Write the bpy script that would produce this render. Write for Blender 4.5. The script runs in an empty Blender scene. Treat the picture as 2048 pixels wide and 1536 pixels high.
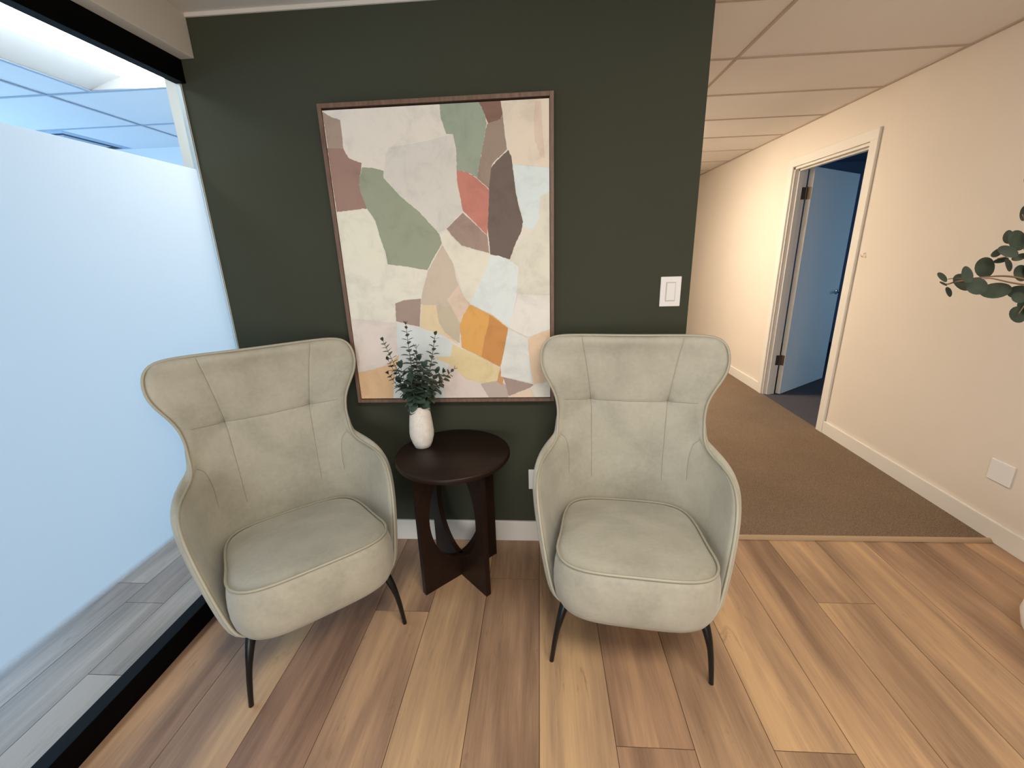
import bpy, bmesh, math, random
from mathutils import Vector, Matrix
import numpy as np

random.seed(7)
PI = math.pi
scn = bpy.context.scene
COL = scn.collection

# ------------------------------------------------------------------ camera
cam_d = bpy.data.cameras.new('camera')
cam_d.sensor_width = 36.0
cam_d.lens = 857.94 / 2048 * 36.0
cam_d.clip_start = 0.02
cam = bpy.data.objects.new('camera', cam_d)
COL.objects.link(cam)
_R = ((0.99772, -0.06668, 0.010388), (0.060743, 0.954412, 0.292248), (-0.029402, -0.290951, 0.956286))  # columns right, forward, up
cam.matrix_world = Matrix(((_R[0][0], _R[0][2], -_R[0][1], 0.0),
                           (_R[1][0], _R[1][2], -_R[1][1], 0.0),
                           (_R[2][0], _R[2][2], -_R[2][1], 1.5),
                           (0, 0, 0, 1)))
scn.camera = cam

# ------------------------------------------------------------------ world, exposure, lights
world = bpy.data.worlds.new('world')
scn.world = world
world.use_nodes = True
world.node_tree.nodes['Background'].inputs['Color'].default_value = (0.62, 0.78, 1.0, 1)
world.node_tree.nodes['Background'].inputs['Strength'].default_value = 0.5
scn.view_settings.view_transform = 'Standard'
scn.view_settings.look = 'None'
scn.view_settings.exposure = 0.0
scn.view_settings.gamma = 1.0
scn.view_settings.use_curve_mapping = False


def area(name, loc, direction, sx, sy, power, color, spread=180):
    d = bpy.data.lights.new(name, 'AREA')
    d.shape = 'RECTANGLE'
    d.size, d.size_y = sx, sy
    d.energy = power
    d.color = color
    d.spread = math.radians(spread)
    o = bpy.data.objects.new(name, d)
    COL.objects.link(o)
    o.location = loc
    o.rotation_euler = Vector(direction).to_track_quat('-Z', 'Y').to_euler()
    return o


# soft low light added behind the camera, standing for an unseen window
area('lobby_low_fill_light', (-0.9, -2.93, 0.95), (0.05, 1, 0.0), 2.2, 1.6, 76, (1.0, 0.965, 0.93))
# overhead fill added to brighten the seats and right wall, no fixture
area('lobby_overhead_fill', (0.5, -0.1, 2.42), (0, 0.1, -1), 1.2, 0.6, 46, (1.0, 0.93, 0.84))
# daylight in the office behind the frosted glass
area('office_window_light', (-5.35, 1.6, 1.2), (1, 0, 0), 3.6, 1.8, 212, (0.44, 0.71, 1.0))
# hallway lamps
area('hallway_ceiling_light', (0.65, 4.7, 2.46), (0.15, 0, -1), 0.5, 1.1, 150, (1.0, 0.88, 0.71))
# blue daylight inside the dim side room
area('side_room_light', (5.4, 4.0, 1.2), (-1, 0.1, -0.1), 1.2, 1.2, 22, (0.36, 0.66, 1.0))


# ------------------------------------------------------------------ helpers
def lin(c):
    out = []
    for v in c:
        v /= 255.0
        out.append(v / 12.92 if v <= 0.04045 else ((v + 0.055) / 1.055) ** 2.4)
    return (*out, 1.0)


class N:
    """small helper round a node material"""
    def __init__(self, name, color=(200, 200, 200), rough=0.6, metal=0.0, spec=0.5):
        self.m = bpy.data.materials.new(name)
        self.m.use_nodes = True
        self.t = self.m.node_tree
        self.b = self.t.nodes['Principled BSDF']
        self.b.inputs['Base Color'].default_value = lin(color)
        self.b.inputs['Roughness'].default_value = rough
        self.b.inputs['Metallic'].default_value = metal
        self.b.inputs['Specular IOR Level'].default_value = spec

    def n(self, kind, **kw):
        x = self.t.nodes.new(kind)
        for k, v in kw.items():
            if hasattr(x, k) and k not in x.inputs:
                setattr(x, k, v)
            else:
                x.inputs[k].default_value = v
        return x

    def l(self, a, b):
        self.t.links.new(a, b)

    def coord(self, scale=(1, 1, 1), which='Object', rot=(0, 0, 0)):
        c = self.n('ShaderNodeTexCoord')
        mp = self.n('ShaderNodeMapping')
        mp.inputs['Scale'].default_value = scale
        mp.inputs['Rotation'].default_value = rot
        self.l(c.outputs[which], mp.inputs['Vector'])
        return mp.outputs['Vector']

    def noise(self, vec, scale=5.0, detail=4.0, rough=0.55, dist=0.0):
        x = self.n('ShaderNodeTexNoise')
        x.inputs['Scale'].default_value = scale
        x.inputs['Detail'].default_value = detail
        x.inputs['Roughness'].default_value = rough
        x.inputs['Distortion'].default_value = dist
        self.l(vec, x.inputs['Vector'])
        return x.outputs['Fac']

    def ramp(self, fac, stops):
        r = self.n('ShaderNodeValToRGB')
        e = r.color_ramp.elements
        while len(e) < len(stops):
            e.new(0.5)
        for k, (pos, c) in enumerate(stops):
            e[k].position = pos
            e[k].color = lin(c) if max(c) > 1.0 else (*c, 1)
        self.l(fac, r.inputs['Fac'])
        return r.outputs['Color']

    def mix(self, fac, a, b, mode='MIX'):
        x = self.n('ShaderNodeMix')
        x.data_type = 'RGBA'
        x.blend_type = mode
        for s, v in ((x.inputs[0], fac), (x.inputs[6], a), (x.inputs[7], b)):
            if hasattr(v, 'links'):
                self.l(v, s)
            elif isinstance(v, (int, float)):
                s.default_value = v
            else:
                s.default_value = lin(v)
        return x.outputs[2]

    def color(self, sock):
        self.l(sock, self.b.inputs['Base Color'])

    def bump(self, h, strength=0.2, dist=0.01):
        x = self.n('ShaderNodeBump')
        x.inputs['Strength'].default_value = strength
        x.inputs['Distance'].default_value = dist
        self.l(h, x.inputs['Height'])
        self.l(x.outputs['Normal'], self.b.inputs['Normal'])


def mesh_obj(name, bm, mat=None, parent=None, smooth=False, sharp=None):
    me = bpy.data.meshes.new(name)
    bm.normal_update()
    bm.to_mesh(me)
    bm.free()
    if smooth:
        me.polygons.foreach_set('use_smooth', [True] * len(me.polygons))
        if sharp is not None:
            me.set_sharp_from_angle(angle=math.radians(sharp))
    o = bpy.data.objects.new(name, me)
    COL.objects.link(o)
    if mat is not None:
        for m in (mat if isinstance(mat, (list, tuple)) else [mat]):
            me.materials.append(m.m if isinstance(m, N) else m)
    if parent is not None:
        o.parent = parent
    return o


def tag(o, label, cat, group=None):
    o['label'] = label
    o['category'] = cat
    if group:
        o['group'] = group
    return o


def empty(name, loc, rz=0.0):
    o = bpy.data.objects.new(name, None)
    o.empty_display_size = 0.1
    COL.objects.link(o)
    o.location = loc
    o.rotation_euler = (0, 0, rz)
    return o


def struct(o):
    o['kind'] = 'structure'
    return o


def box(bm, x0, x1, y0, y1, z0, z1, bev=0.0, seg=2, mi=0):
    vs = [bm.verts.new((x, y, z)) for x in (x0, x1) for y in (y0, y1) for z in (z0, z1)]
    q = [(0, 1, 3, 2), (4, 6, 7, 5), (0, 4, 5, 1), (2, 3, 7, 6), (0, 2, 6, 4), (1, 5, 7, 3)]
    fs = [bm.faces.new([vs[i] for i in f]) for f in q]
    for f_ in fs:
        f_.material_index = mi
    if bev > 0:
        bmesh.ops.bevel(bm, geom=list({e for f_ in fs for e in f_.edges}), offset=bev, segments=seg, affect='EDGES', profile=0.5)
    return bm


def boxes(*bs, bev=0.0):
    bm = bmesh.new()
    for b in bs:
        box(bm, *b, bev=bev)
    return bm


def frames(pts):
    n = len(pts)
    T = []
    for i in range(n):
        T.append((pts[min(i + 1, n - 1)] - pts[max(i - 1, 0)]).normalized())
    up = Vector((0, 0, 1)) if abs(T[0].z) < 0.9 else Vector((1, 0, 0))
    Nn = [(up - T[0] * up.dot(T[0])).normalized()]
    for i in range(1, n):
        v = Nn[-1] - T[i] * Nn[-1].dot(T[i])
        Nn.append(v.normalized())
    return T, Nn


def tube(bm, pts, rad, seg=8, cap=True, closed=False):
    pts = [Vector(p) for p in pts]
    n = len(pts)
    T, Nn = frames(pts)
    if closed:
        for i in range(n):
            T[i] = (pts[(i + 1) % n] - pts[i - 1]).normalized()
            Nn[i] = (Nn[i] - T[i] * Nn[i].dot(T[i])).normalized()
    rings = []
    for i, p in enumerate(pts):
        r = rad[i] if isinstance(rad, (list, tuple)) else rad
        B = T[i].cross(Nn[i])
        rings.append([bm.verts.new(p + (Nn[i] * math.cos(2 * PI * k / seg) + B * math.sin(2 * PI * k / seg)) * r) for k in range(seg)])
    rng = range(n if closed else n - 1)
    for i in rng:
        a, b = rings[i], rings[(i + 1) % n]
        for k in range(seg):
            bm.faces.new((a[k], a[(k + 1) % seg], b[(k + 1) % seg], b[k]))
    if cap and not closed:
        bm.faces.new(rings[0][::-1])
        bm.faces.new(rings[-1])
    return bm


def lathe(bm, prof, cx=0, cy=0, seg=48, cap0=True, cap1=True):
    rings = [[bm.verts.new((cx + r * math.cos(2 * PI * k / seg), cy + r * math.sin(2 * PI * k / seg), z)) for k in range(seg)] for r, z in prof]
    for a, b in zip(rings, rings[1:]):
        for k in range(seg):
            bm.faces.new((a[k], a[(k + 1) % seg], b[(k + 1) % seg], b[k]))
    if cap0:
        bm.faces.new(rings[0][::-1])
    if cap1:
        bm.faces.new(rings[-1])
    return bm


def bspline(C, n=8):
    """uniform cubic b-spline through padded control points"""
    C = [np.array(c, float) for c in C]
    out = []
    for i in range(1, len(C) - 2):
        for k in range(n):
            t = k / n
            a = ((1 - t) ** 3 / 6, (3 * t ** 3 - 6 * t * t + 4) / 6, (-3 * t ** 3 + 3 * t * t + 3 * t + 1) / 6, t ** 3 / 6)
            out.append(a[0] * C[i - 1] + a[1] * C[i] + a[2] * C[i + 1] + a[3] * C[i + 2])
    out.append((C[-3] + 4 * C[-2] + C[-1]) / 6)
    return np.array(out)


def resample(P, n):
    P = np.asarray(P, float)
    d = np.r_[0, np.cumsum(np.linalg.norm(np.diff(P, axis=0), axis=1))]
    t = np.linspace(0, d[-1], n)
    return np.stack([np.interp(t, d, P[:, k]) for k in range(P.shape[1])], 1)


def sstep(a, b, x):
    t = np.clip((x - a) / (b - a), 0, 1)
    return t * t * (3 - 2 * t)


# ------------------------------------------------------------------ materials
def plaster(name, color, bump=0.03, rough=0.75, var=6):
    m = N(name, color, rough, spec=0.25)
    v = m.coord()
    a = m.noise(v, 1.3, 3)
    c0 = tuple(max(0, k - var) for k in color)
    c1 = tuple(min(255, k + var) for k in color)
    m.color(m.ramp(a, [(0.3, c0), (0.7, c1)]))
    m.bump(m.noise(v, 260, 3, 0.6), bump, 0.002)
    return m


M_green = plaster('green_wall_paint', (66, 68, 56), 0.05, 0.8, 1)
M_green.b.inputs['Specular IOR Level'].default_value = 0.08
M_wall = plaster('cream_wall_paint', (226, 215, 201), 0.05, 0.7, 2)
M_white = plaster('white_wall_paint', (216, 214, 208), 0.04, 0.7, 2)
M_office = plaster('office_wall_paint', (205, 212, 220), 0.03, 0.8, 2)
M_ceiling = plaster('ceiling_paint', (214, 208, 198), 0.05, 0.85, 2)
M_tile = plaster('ceiling_tile', (238, 232, 226), 0.12, 0.9, 3)
M_officetile = plaster('office_ceiling_tile', (205, 212, 222), 0.1, 0.9, 3)
M_grid = plaster('ceiling_grid_metal', (190, 172, 156), 0.0, 0.5, 1)
M_officegrid = plaster('office_grid_metal', (150, 165, 185), 0.0, 0.5, 1)
M_trim = plaster('white_trim_paint', (228, 222, 212), 0.01, 0.4, 1)
M_darkroom = plaster('side_room_paint', (120, 135, 160), 0.02, 0.8, 2)
M_black = N('black_metal_paint', (6, 6, 7), 0.6, spec=0.05)
M_legmetal = N('black_leg_metal', (16, 17, 20), 0.35, metal=0.3)
M_chrome = N('satin_chrome', (190, 190, 190), 0.25, metal=1.0)
M_bronze = N('hinge_bronze', (120, 105, 90), 0.4, metal=0.8)
M_plastic = N('white_plastic', (232, 230, 226), 0.35)
M_silver = N('pale_aluminium', (200, 210, 212), 0.35, metal=0.4)
M_vent = N('vent_metal', (150, 172, 200), 0.5)
M_slot = N('dark_slot', (30, 36, 44), 0.8)


def m_leather():
    m = N('sage_grey_leather', (170, 166, 150), 0.52, spec=0.35)
    v = m.coord()
    big = m.noise(v, 5.0, 4, 0.55, 0.4)
    small = m.noise(v, 60, 4, 0.6)
    c = m.ramp(big, [(0.28, (152, 149, 134)), (0.55, (172, 168, 152)), (0.8, (184, 180, 164))])
    m.color(m.mix(0.12, c, m.ramp(small, [(0.3, (130, 126, 112)), (0.7, (200, 195, 178))])))
    m.bump(m.noise(v, 420, 3, 0.6), 0.12, 0.0015)
    m.b.inputs['Sheen Weight'].default_value = 0.25
    m.b.inputs['Sheen Roughness'].default_value = 0.5
    rr = m.ramp(big, [(0.2, (0.46, 0.46, 0.46)), (0.8, (0.62, 0.62, 0.62))])
    m.l(rr, m.b.inputs['Roughness'])
    return m


M_leather = m_leather()
M_seam = N('seam_thread', (136, 131, 116), 0.8)
M_piping = N('sage_grey_piping', (166, 161, 142), 0.42)


def m_darkwood():
    m = N('espresso_wood', (36, 21, 15), 0.42, spec=0.25)
    v = m.coord((3, 26, 26))
    a = m.noise(v, 2.2, 5, 0.6, 0.6)
    m.color(m.ramp(a, [(0.25, (24, 14, 10)), (0.6, (36, 21, 15)), (0.85, (46, 28, 20))]))
    m.bump(a, 0.08, 0.002)
    return m


M_darkwood = m_darkwood()


def m_framewood():
    m = N('walnut_frame_wood', (112, 84, 66), 0.5)
    v = m.coord((20, 20, 3))
    a = m.noise(v, 4, 5, 0.6, 0.3)
    m.color(m.ramp(a, [(0.25, (88, 64, 50)), (0.6, (116, 88, 70)), (0.9, (136, 106, 86))]))
    return m


M_framewood = m_framewood()


def m_floor(name, dark, mid, light, fine=0.35):
    """plank colours: per plank random attribute 'plank' (r tone, g offset, b sideways shade)"""
    m = N(name, mid, 0.42, spec=0.35)
    at = m.n('ShaderNodeAttribute', attribute_name='plank')
    sep = m.n('ShaderNodeSeparateColor')
    m.l(at.outputs['Color'], sep.inputs['Color'])
    tc = m.n('ShaderNodeTexCoord')
    off = m.n('ShaderNodeVectorMath', operation='MULTIPLY_ADD')
    cmb = m.n('ShaderNodeCombineXYZ')
    m.l(sep.outputs['Green'], cmb.inputs['X'])
    m.l(sep.outputs['Green'], cmb.inputs['Y'])
    m.l(sep.outputs['Green'], cmb.inputs['Z'])
    m.l(cmb.outputs['Vector'], off.inputs[0])
    off.inputs[1].default_value = (13.0, 29.0, 17.0)
    m.l(tc.outputs['Object'], off.inputs[2])

    def stretched(sx, sy):
        mp = m.n('ShaderNodeMapping')
        mp.inputs['Scale'].default_value = (sx, sy, 1)
        m.l(off.outputs['Vector'], mp.inputs['Vector'])
        return mp.outputs['Vector']
    broad = m.noise(stretched(7.0, 0.9), 1.0, 3, 0.5, 0.25)
    grain = m.noise(stretched(46, 2.2), 1.0, 5, 0.65, 0.5)
    fibre = m.noise(stretched(260, 9), 1.0, 3, 0.6)
    knots = m.noise(stretched(16, 3.2), 1.0, 4, 0.7, 1.6)
    # tone = 0.55 broad + plank tone + grain
    a1 = m.n('ShaderNodeMath', operation='MULTIPLY_ADD')
    m.l(broad, a1.inputs[0]); a1.inputs[1].default_value = 1.8; a1.inputs[2].default_value = -0.9
    a2 = m.n('ShaderNodeMath', operation='ADD')
    m.l(a1.outputs[0], a2.inputs[0]); m.l(sep.outputs['Red'], a2.inputs[1])
    a3 = m.n('ShaderNodeMath', operation='MULTIPLY_ADD')
    m.l(grain, a3.inputs[0]); a3.inputs[1].default_value = fine; a3.inputs[2].default_value = -fine / 2
    a4 = m.n('ShaderNodeMath', operation='ADD')
    m.l(a2.outputs[0], a4.inputs[0]); m.l(a3.outputs[0], a4.inputs[1])
    base = m.ramp(a4.outputs[0], [(0.12, dark), (0.5, mid), (0.86, light)])
    base = m.mix(sep.outputs['Blue'], base, m.mix(1.0, base, (246, 234, 240), 'MULTIPLY'))
    dk = m.ramp(knots, [(0.60, (0, 0, 0)), (0.74, (1, 1, 1))])
    kf = m.n('ShaderNodeMath', operation='MULTIPLY'); m.l(dk, kf.inputs[0]); kf.inputs[1].default_value = 0.5
    dcol = tuple(int(k * 0.78) for k in dark)
    c = m.mix(kf.outputs[0], base, dcol)
    c = m.mix(0.10, c, m.ramp(fibre, [(0.3, tuple(int(k * .8) for k in dark)), (0.7, tuple(min(255, int(k * 1.08)) for k in light))]))
    m.color(c)
    m.bump(grain, 0.05, 0.002)
    m.l(m.ramp(grain, [(0.2, (0.36, 0.36, 0.36)), (0.8, (0.5, 0.5, 0.5))]), m.b.inputs['Roughness'])
    return m


M_floor = m_floor('oak_planks', (122, 96, 76), (164, 133, 104), (200, 164, 122), 0.55)
M_officefloor = m_floor('grey_planks', (94, 80, 69), (122, 107, 94), (146, 131, 118), 0.9)
M_gap = N('plank_gap', (86, 62, 44), 0.8)


def m_carpet():
    m = N('brown_loop_carpet', (120, 98, 78), 1.0, spec=0.05)
    v = m.coord((1, 1, 1))
    w1 = m.n('ShaderNodeTexVoronoi')
    w1.inputs['Scale'].default_value = 190
    m.l(v, w1.inputs['Vector'])
    big = m.noise(v, 2.2, 3)
    c1 = m.ramp(w1.outputs['Distance'], [(0.1, (158, 138, 118)), (0.6, (104, 86, 70))])
    c = m.mix(0.35, c1, m.ramp(big, [(0.3, (122, 104, 86)), (0.7, (140, 120, 100))]))
    m.color(c)
    m.bump(w1.outputs['Distance'], 0.8, 0.004)
    return m


M_carpet = m_carpet()
M_binding = N('carpet_binding', (172, 145, 114), 0.8)


def m_canvas():
    m = N('painted_canvas', (225, 218, 205), 0.8, spec=0.2)
    at = m.n('ShaderNodeAttribute', attribute_name='paint')
    v = m.coord()
    blot = m.noise(v, 9, 5, 0.65, 0.5)
    fine = m.noise(v, 420, 2, 0.5)
    c = m.mix(1.0, at.outputs['Color'], m.ramp(blot, [(0.25, (0.78, 0.79, 0.78)), (0.5, (0.96, 0.96, 0.96)), (0.8, (1.0, 1.0, 0.98))]), 'MULTIPLY')
    m.color(c)
    m.bump(fine, 0.15, 0.001)
    return m


M_canvas = m_canvas()
M_shadowgap = N('black_gap', (12, 10, 9), 0.8)


def m_glass():
    m = N('clear_glass', (255, 255, 255), 0.0)
    t = m.t
    out = t.nodes['Material Output']
    t.nodes.remove(m.b)
    tr = t.nodes.new('ShaderNodeBsdfTransparent')
    tr.inputs['Color'].default_value = (0.93, 0.96, 0.96, 1)
    gl = t.nodes.new('ShaderNodeBsdfGlossy')
    gl.inputs['Roughness'].default_value = 0.02
    fr = t.nodes.new('ShaderNodeFresnel')
    fr.inputs['IOR'].default_value = 1.25
    mx = t.nodes.new('ShaderNodeMixShader')
    ge = t.nodes.new('ShaderNodeNewGeometry')
    fm = t.nodes.new('ShaderNodeMath')
    fm.operation = 'MULTIPLY'
    inv = t.nodes.new('ShaderNodeMath')
    inv.operation = 'SUBTRACT'
    inv.inputs[0].default_value = 1.0
    t.links.new(ge.outputs['Backfacing'], inv.inputs[1])
    t.links.new(fr.outputs[0], fm.inputs[0])
    t.links.new(inv.outputs[0], fm.inputs[1])
    t.links.new(fm.outputs[0], mx.inputs[0])
    t.links.new(tr.outputs[0], mx.inputs[1])
    t.links.new(gl.outputs[0], mx.inputs[2])
    t.links.new(mx.outputs[0], out.inputs['Surface'])
    return m


M_glass = m_glass()


def m_film():
    """frosted film, dots thinning out along its bottom edge"""
    m = N('frosted_film', (235, 240, 244), 0.9)
    t = m.t
    out = t.nodes['Material Output']
    t.nodes.remove(m.b)
    tl = t.nodes.new('ShaderNodeBsdfTranslucent')
    tl.inputs['Color'].default_value = (0.52, 0.53, 0.54, 1)
    df = t.nodes.new('ShaderNodeBsdfDiffuse')
    df.inputs['Color'].default_value = (0.46, 0.48, 0.50, 1)
    mx = t.nodes.new('ShaderNodeMixShader')
    mx.inputs[0].default_value = 0.35
    t.links.new(tl.outputs[0], mx.inputs[1])
    t.links.new(df.outputs[0], mx.inputs[2])
    tr = t.nodes.new('ShaderNodeBsdfTransparent')
    tc = t.nodes.new('ShaderNodeTexCoord')
    sp = t.nodes.new('ShaderNodeSeparateXYZ')
    t.links.new(tc.outputs['Object'], sp.inputs[0])
    mr = t.nodes.new('ShaderNodeMapRange')
    mr.interpolation_type = 'SMOOTHSTEP'
    mr.inputs['From Min'].default_value = 0.418
    mr.inputs['From Max'].default_value = 0.452
    t.links.new(sp.outputs['Z'], mr.inputs['Value'])
    m2 = t.nodes.new('ShaderNodeMixShader')
    t.links.new(mr.outputs[0], m2.inputs[0])
    t.links.new(tr.outputs[0], m2.inputs[1])
    t.links.new(mx.outputs[0], m2.inputs[2])
    t.links.new(m2.outputs[0], out.inputs['Surface'])
    return m


M_film = m_film()


def m_emit(name, color, strength):
    m = N(name, (255, 255, 255), 0.5)
    m.b.inputs['Emission Color'].default_value = (*color, 1)
    m.b.inputs['Emission Strength'].default_value = strength
    return m


M_lens = m_emit('troffer_lens', (1.0, 0.93, 0.84), 27.0)
M_warmlens = m_emit('hallway_lens', (1.0, 0.78, 0.52), 3.0)
M_reflector = plaster('troffer_reflector', (225, 222, 220), 0.0, 0.5, 1)


def m_ceramic():
    m = N('speckled_white_ceramic', (226, 220, 210), 0.6)
    v = m.coord()
    s = m.noise(v, 260, 2, 0.5)
    b = m.noise(v, 30, 3)
    c = m.mix(m.ramp(s, [(0.66, (0, 0, 0)), (0.72, (1, 1, 1))]), m.ramp(b, [(0.3, (214, 207, 196)), (0.7, (232, 226, 216))]), (150, 138, 122))
    m.color(c)
    m.bump(m.noise(v, 90, 3), 0.15, 0.003)
    return m


M_ceramic = m_ceramic()
M_pot = N('glossy_white_ceramic', (236, 232, 226), 0.25)


def m_leaf(name, a, b, rough=0.5):
    m = N(name, a, rough)
    v = m.coord()
    m.color(m.ramp(m.noise(v, 38, 3), [(0.3, a), (0.7, b)]))
    return m


M_leaf = m_leaf('eucalyptus_leaf', (40, 57, 47), (68, 87, 72))
M_stem = N('eucalyptus_stem', (92, 70, 50), 0.6)
M_leafbig = m_leaf('dark_eucalyptus_leaf', (28, 38, 27), (43, 55, 39), 0.55)
M_twig = N('brown_twig', (104, 78, 54), 0.6)

# ------------------------------------------------------------------ the setting
XR, YG, ZC, ZT = 2.331, 2.0, 2.46, 2.502      # right wall, green wall, lobby ceiling, tile ceiling
YB, YE = -3.0, 9.0                            # wall behind the camera, end of the hallway


def planks(name, x0, x1, y0, y1, width, xref, length, mat, joints, tones, hues={}, z=0.0, gap=0.0012):
    bm = bmesh.new()
    lay = bm.loops.layers.float_color.new('plank')
    k0 = math.floor((x0 - xref) / width)
    k1 = math.ceil((x1 - xref) / width)
    rnd = random.Random(11)
    for k in range(k0, k1):
        a, b = max(x0, xref + k * width), min(x1, xref + (k + 1) * width)
        if b - a < 1e-4:
            continue
        j = joints.get(k, rnd.uniform(0, length))
        n0 = math.floor((y0 - j) / length)
        y = j + n0 * length
        idx = n0
        while y < y1:
            c, d = max(y0, y), min(y1, y + length)
            if d - c > 1e-3:
                t = tones.get((k, idx), tones.get(k, rnd.uniform(0.22, 0.68)))
                t = 0.50 + (t - 0.48) * 0.62
                g = rnd.random()
                hue = hues.get(k, rnd.random() * 0.4)
                vs = [bm.verts.new(q) for q in ((a + gap, c + gap, z), (b - gap, c + gap, z), (b - gap, d - gap, z), (a + gap, d - gap, z))]
                f_ = bm.faces.new(vs)
                f_.material_index = 0
                lo = [bm.verts.new((v.co.x, v.co.y, z - 0.002)) for v in vs]
                side = [bm.faces.new((vs[i], lo[i], lo[(i + 1) % 4], vs[(i + 1) % 4])) for i in range(4)]
                for ff in [f_] + side:
                    for lp in ff.loops:
                        lp[lay] = (t, g, hue, 1)
            y += length
            idx += 1
    f_ = bm.faces.new([bm.verts.new(q) for q in ((x0, y0, z - 0.0015), (x1, y0, z - 0.0015), (x1, y1, z - 0.0015), (x0, y1, z - 0.0015))])
    f_.material_index = 1
    box(bm, x0, x1, y0, y1, z - 0.06, z - 0.003, mi=1)
    return struct(mesh_obj(name, bm, [mat, M_gap]))


J = {5: 1.593, 3: 0.988, -1: 1.70, -3: 1.49, 0: 0.35, 1: 2.6, 2: 2.55, 4: 0.75, 6: 0.55, 7: 0.6, 8: 1.4, -2: 0.3, -4: 2.3, -5: 0.5, -6: 2.2}
TONE = {-6: 0.46, -5: 0.62, -4: 0.22, (-3, -1): 0.42, (-3, 0): 0.3, -2: 0.66, -1: 0.36, 0: 0.6, 1: 0.42, 2: 0.5, 3: 0.72, (3, -1): 0.3, 4: 0.48, (5, -1): 0.55, (5, 0): 0.42, 6: 0.52, 7: 0.3, 8: 0.45}
planks('floor_lobby', -1.56, 2.33, -3.0, 2.04, 0.2425, -0.016, 1.62, M_floor, J, TONE, {-4: 1.0, -3: 0.6, -6: 0.5, 1: 0.6, -1: 0.4, 3: 0.0, 5: 0.0, 6: 0.0, 4: 0.1})
planks('floor_office', -5.5, -1.56, -3.0, 4.1, 0.19, -1.56, 1.3, M_officefloor, {-1: 1.15, -2: 0.2, -3: 1.62, -4: 0.9}, {}, {})

carpet = struct(mesh_obj('floor_carpet', boxes((-1.5, XR, 2.045, YE, -0.06, 0.008)), M_carpet))
_bm = bmesh.new()
tube(_bm, [(0.60, 2.038, 0.0), (1.4, 2.038, 0.0), (XR + 0.01, 2.038, 0.0)], 0.0165, 12)
struct(mesh_obj('trim_carpet_edge', _bm, M_binding, smooth=True, sharp=60))
struct(mesh_obj('floor_side_room', boxes((XR + 0.0, 6.0, 2.6, 7.0, -0.06, 0.006)), N('dark_carpet', (70, 66, 70), 1.0)))

# green wall with its return
struct(mesh_obj('wall_green', boxes((-1.49, 0.669, YG, YG + 0.12, 0, 2.60)), M_green))
struct(mesh_obj('wall_partition_end', boxes((-1.56, -1.49, YG, 4.1, 0, 2.60)), M_white))
# wall behind the camera, its window opening assumed for the added low light
struct(mesh_obj('wall_back', boxes((-2.2, XR, YB - 0.12, YB, 0, 0.12), (-2.2, XR, YB - 0.12, YB, 1.78, 2.6), (-2.2, -2.05, YB - 0.12, YB, 0.12, 1.78),
                                   (0.25, XR, YB - 0.12, YB, 0.12, 1.78)), M_white))
struct(mesh_obj('window_1', boxes((-2.05, 0.25, YB - 0.09, YB - 0.03, 0.12, 0.16), (-2.05, 0.25, YB - 0.09, YB - 0.03, 1.74, 1.78), (-2.05, -2.0, YB - 0.09, YB - 0.03, 0.16, 1.74),
                                  (0.2, 0.25, YB - 0.09, YB - 0.03, 0.16, 1.74), (-0.92, -0.88, YB - 0.09, YB - 0.03, 0.16, 1.74)), M_black))  # unseen window frame, assumed around the added low light

# right wall with the doorway
DY0, DY1, DZ = 3.505, 4.465, 2.172
struct(mesh_obj('wall_right', boxes((XR, XR + 0.115, YB, DY0, 0, 2.6), (XR, XR + 0.115, DY1, YE, 0, 2.6), (XR, XR + 0.115, DY0, DY1, DZ, 2.6)), M_wall))
struct(mesh_obj('wall_hallway_end', boxes((-1.5, XR, YE, YE + 0.1, 0, 2.6)), M_wall))
struct(mesh_obj('wall_hallway_left', boxes((0.2, 0.3, YG + 0.12, YE, 0, 2.6)), M_wall))

# ceilings
struct(mesh_obj('ceiling_lobby', boxes((-1.6, 0.72, YB, YG + 0.0, ZC, 2.62)), M_ceiling))


def tile_ceiling(name, x0, x1, y0, y1, z, xs, ys, mt, mg, hole=None, dark=True):
    bm = bmesh.new()
    if hole:
        hx0, hx1, hy0, hy1 = hole
        for b in ((x0, hx0, y0, y1), (hx1, x1, y0, y1), (hx0, hx1, y0, hy0), (hx0, hx1, hy1, y1)):
            box(bm, b[0], b[1], b[2], b[3], z, z + 0.02)
    else:
        box(bm, x0, x1, y0, y1, z, z + 0.02)
    c = struct(mesh_obj(name, bm, mt))
    g = bmesh.new()
    for x in xs:
        if hole and hole[0] < x < hole[1]:
            box(g, x - 0.008, x + 0.008, y0, hole[2], z - 0.006, z)
            box(g, x - 0.008, x + 0.008, hole[3], y1, z - 0.006, z)
        else:
            box(g, x - 0.008, x + 0.008, y0, y1, z - 0.006, z)
    for y in ys:
        if hole and hole[2] + .02 < y < hole[3] - .02:
            box(g, x0, hole[0], y - 0.008, y + 0.008, z - 0.0055, z)
            box(g, hole[1], x1, y - 0.008, y + 0.008, z - 0.0055, z)
        else:
            box(g, x0, x1, y - 0.008, y + 0.008, z - 0.0055, z)
    go = mesh_obj('ceiling_grid', g, mg, c)
    return c


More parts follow.
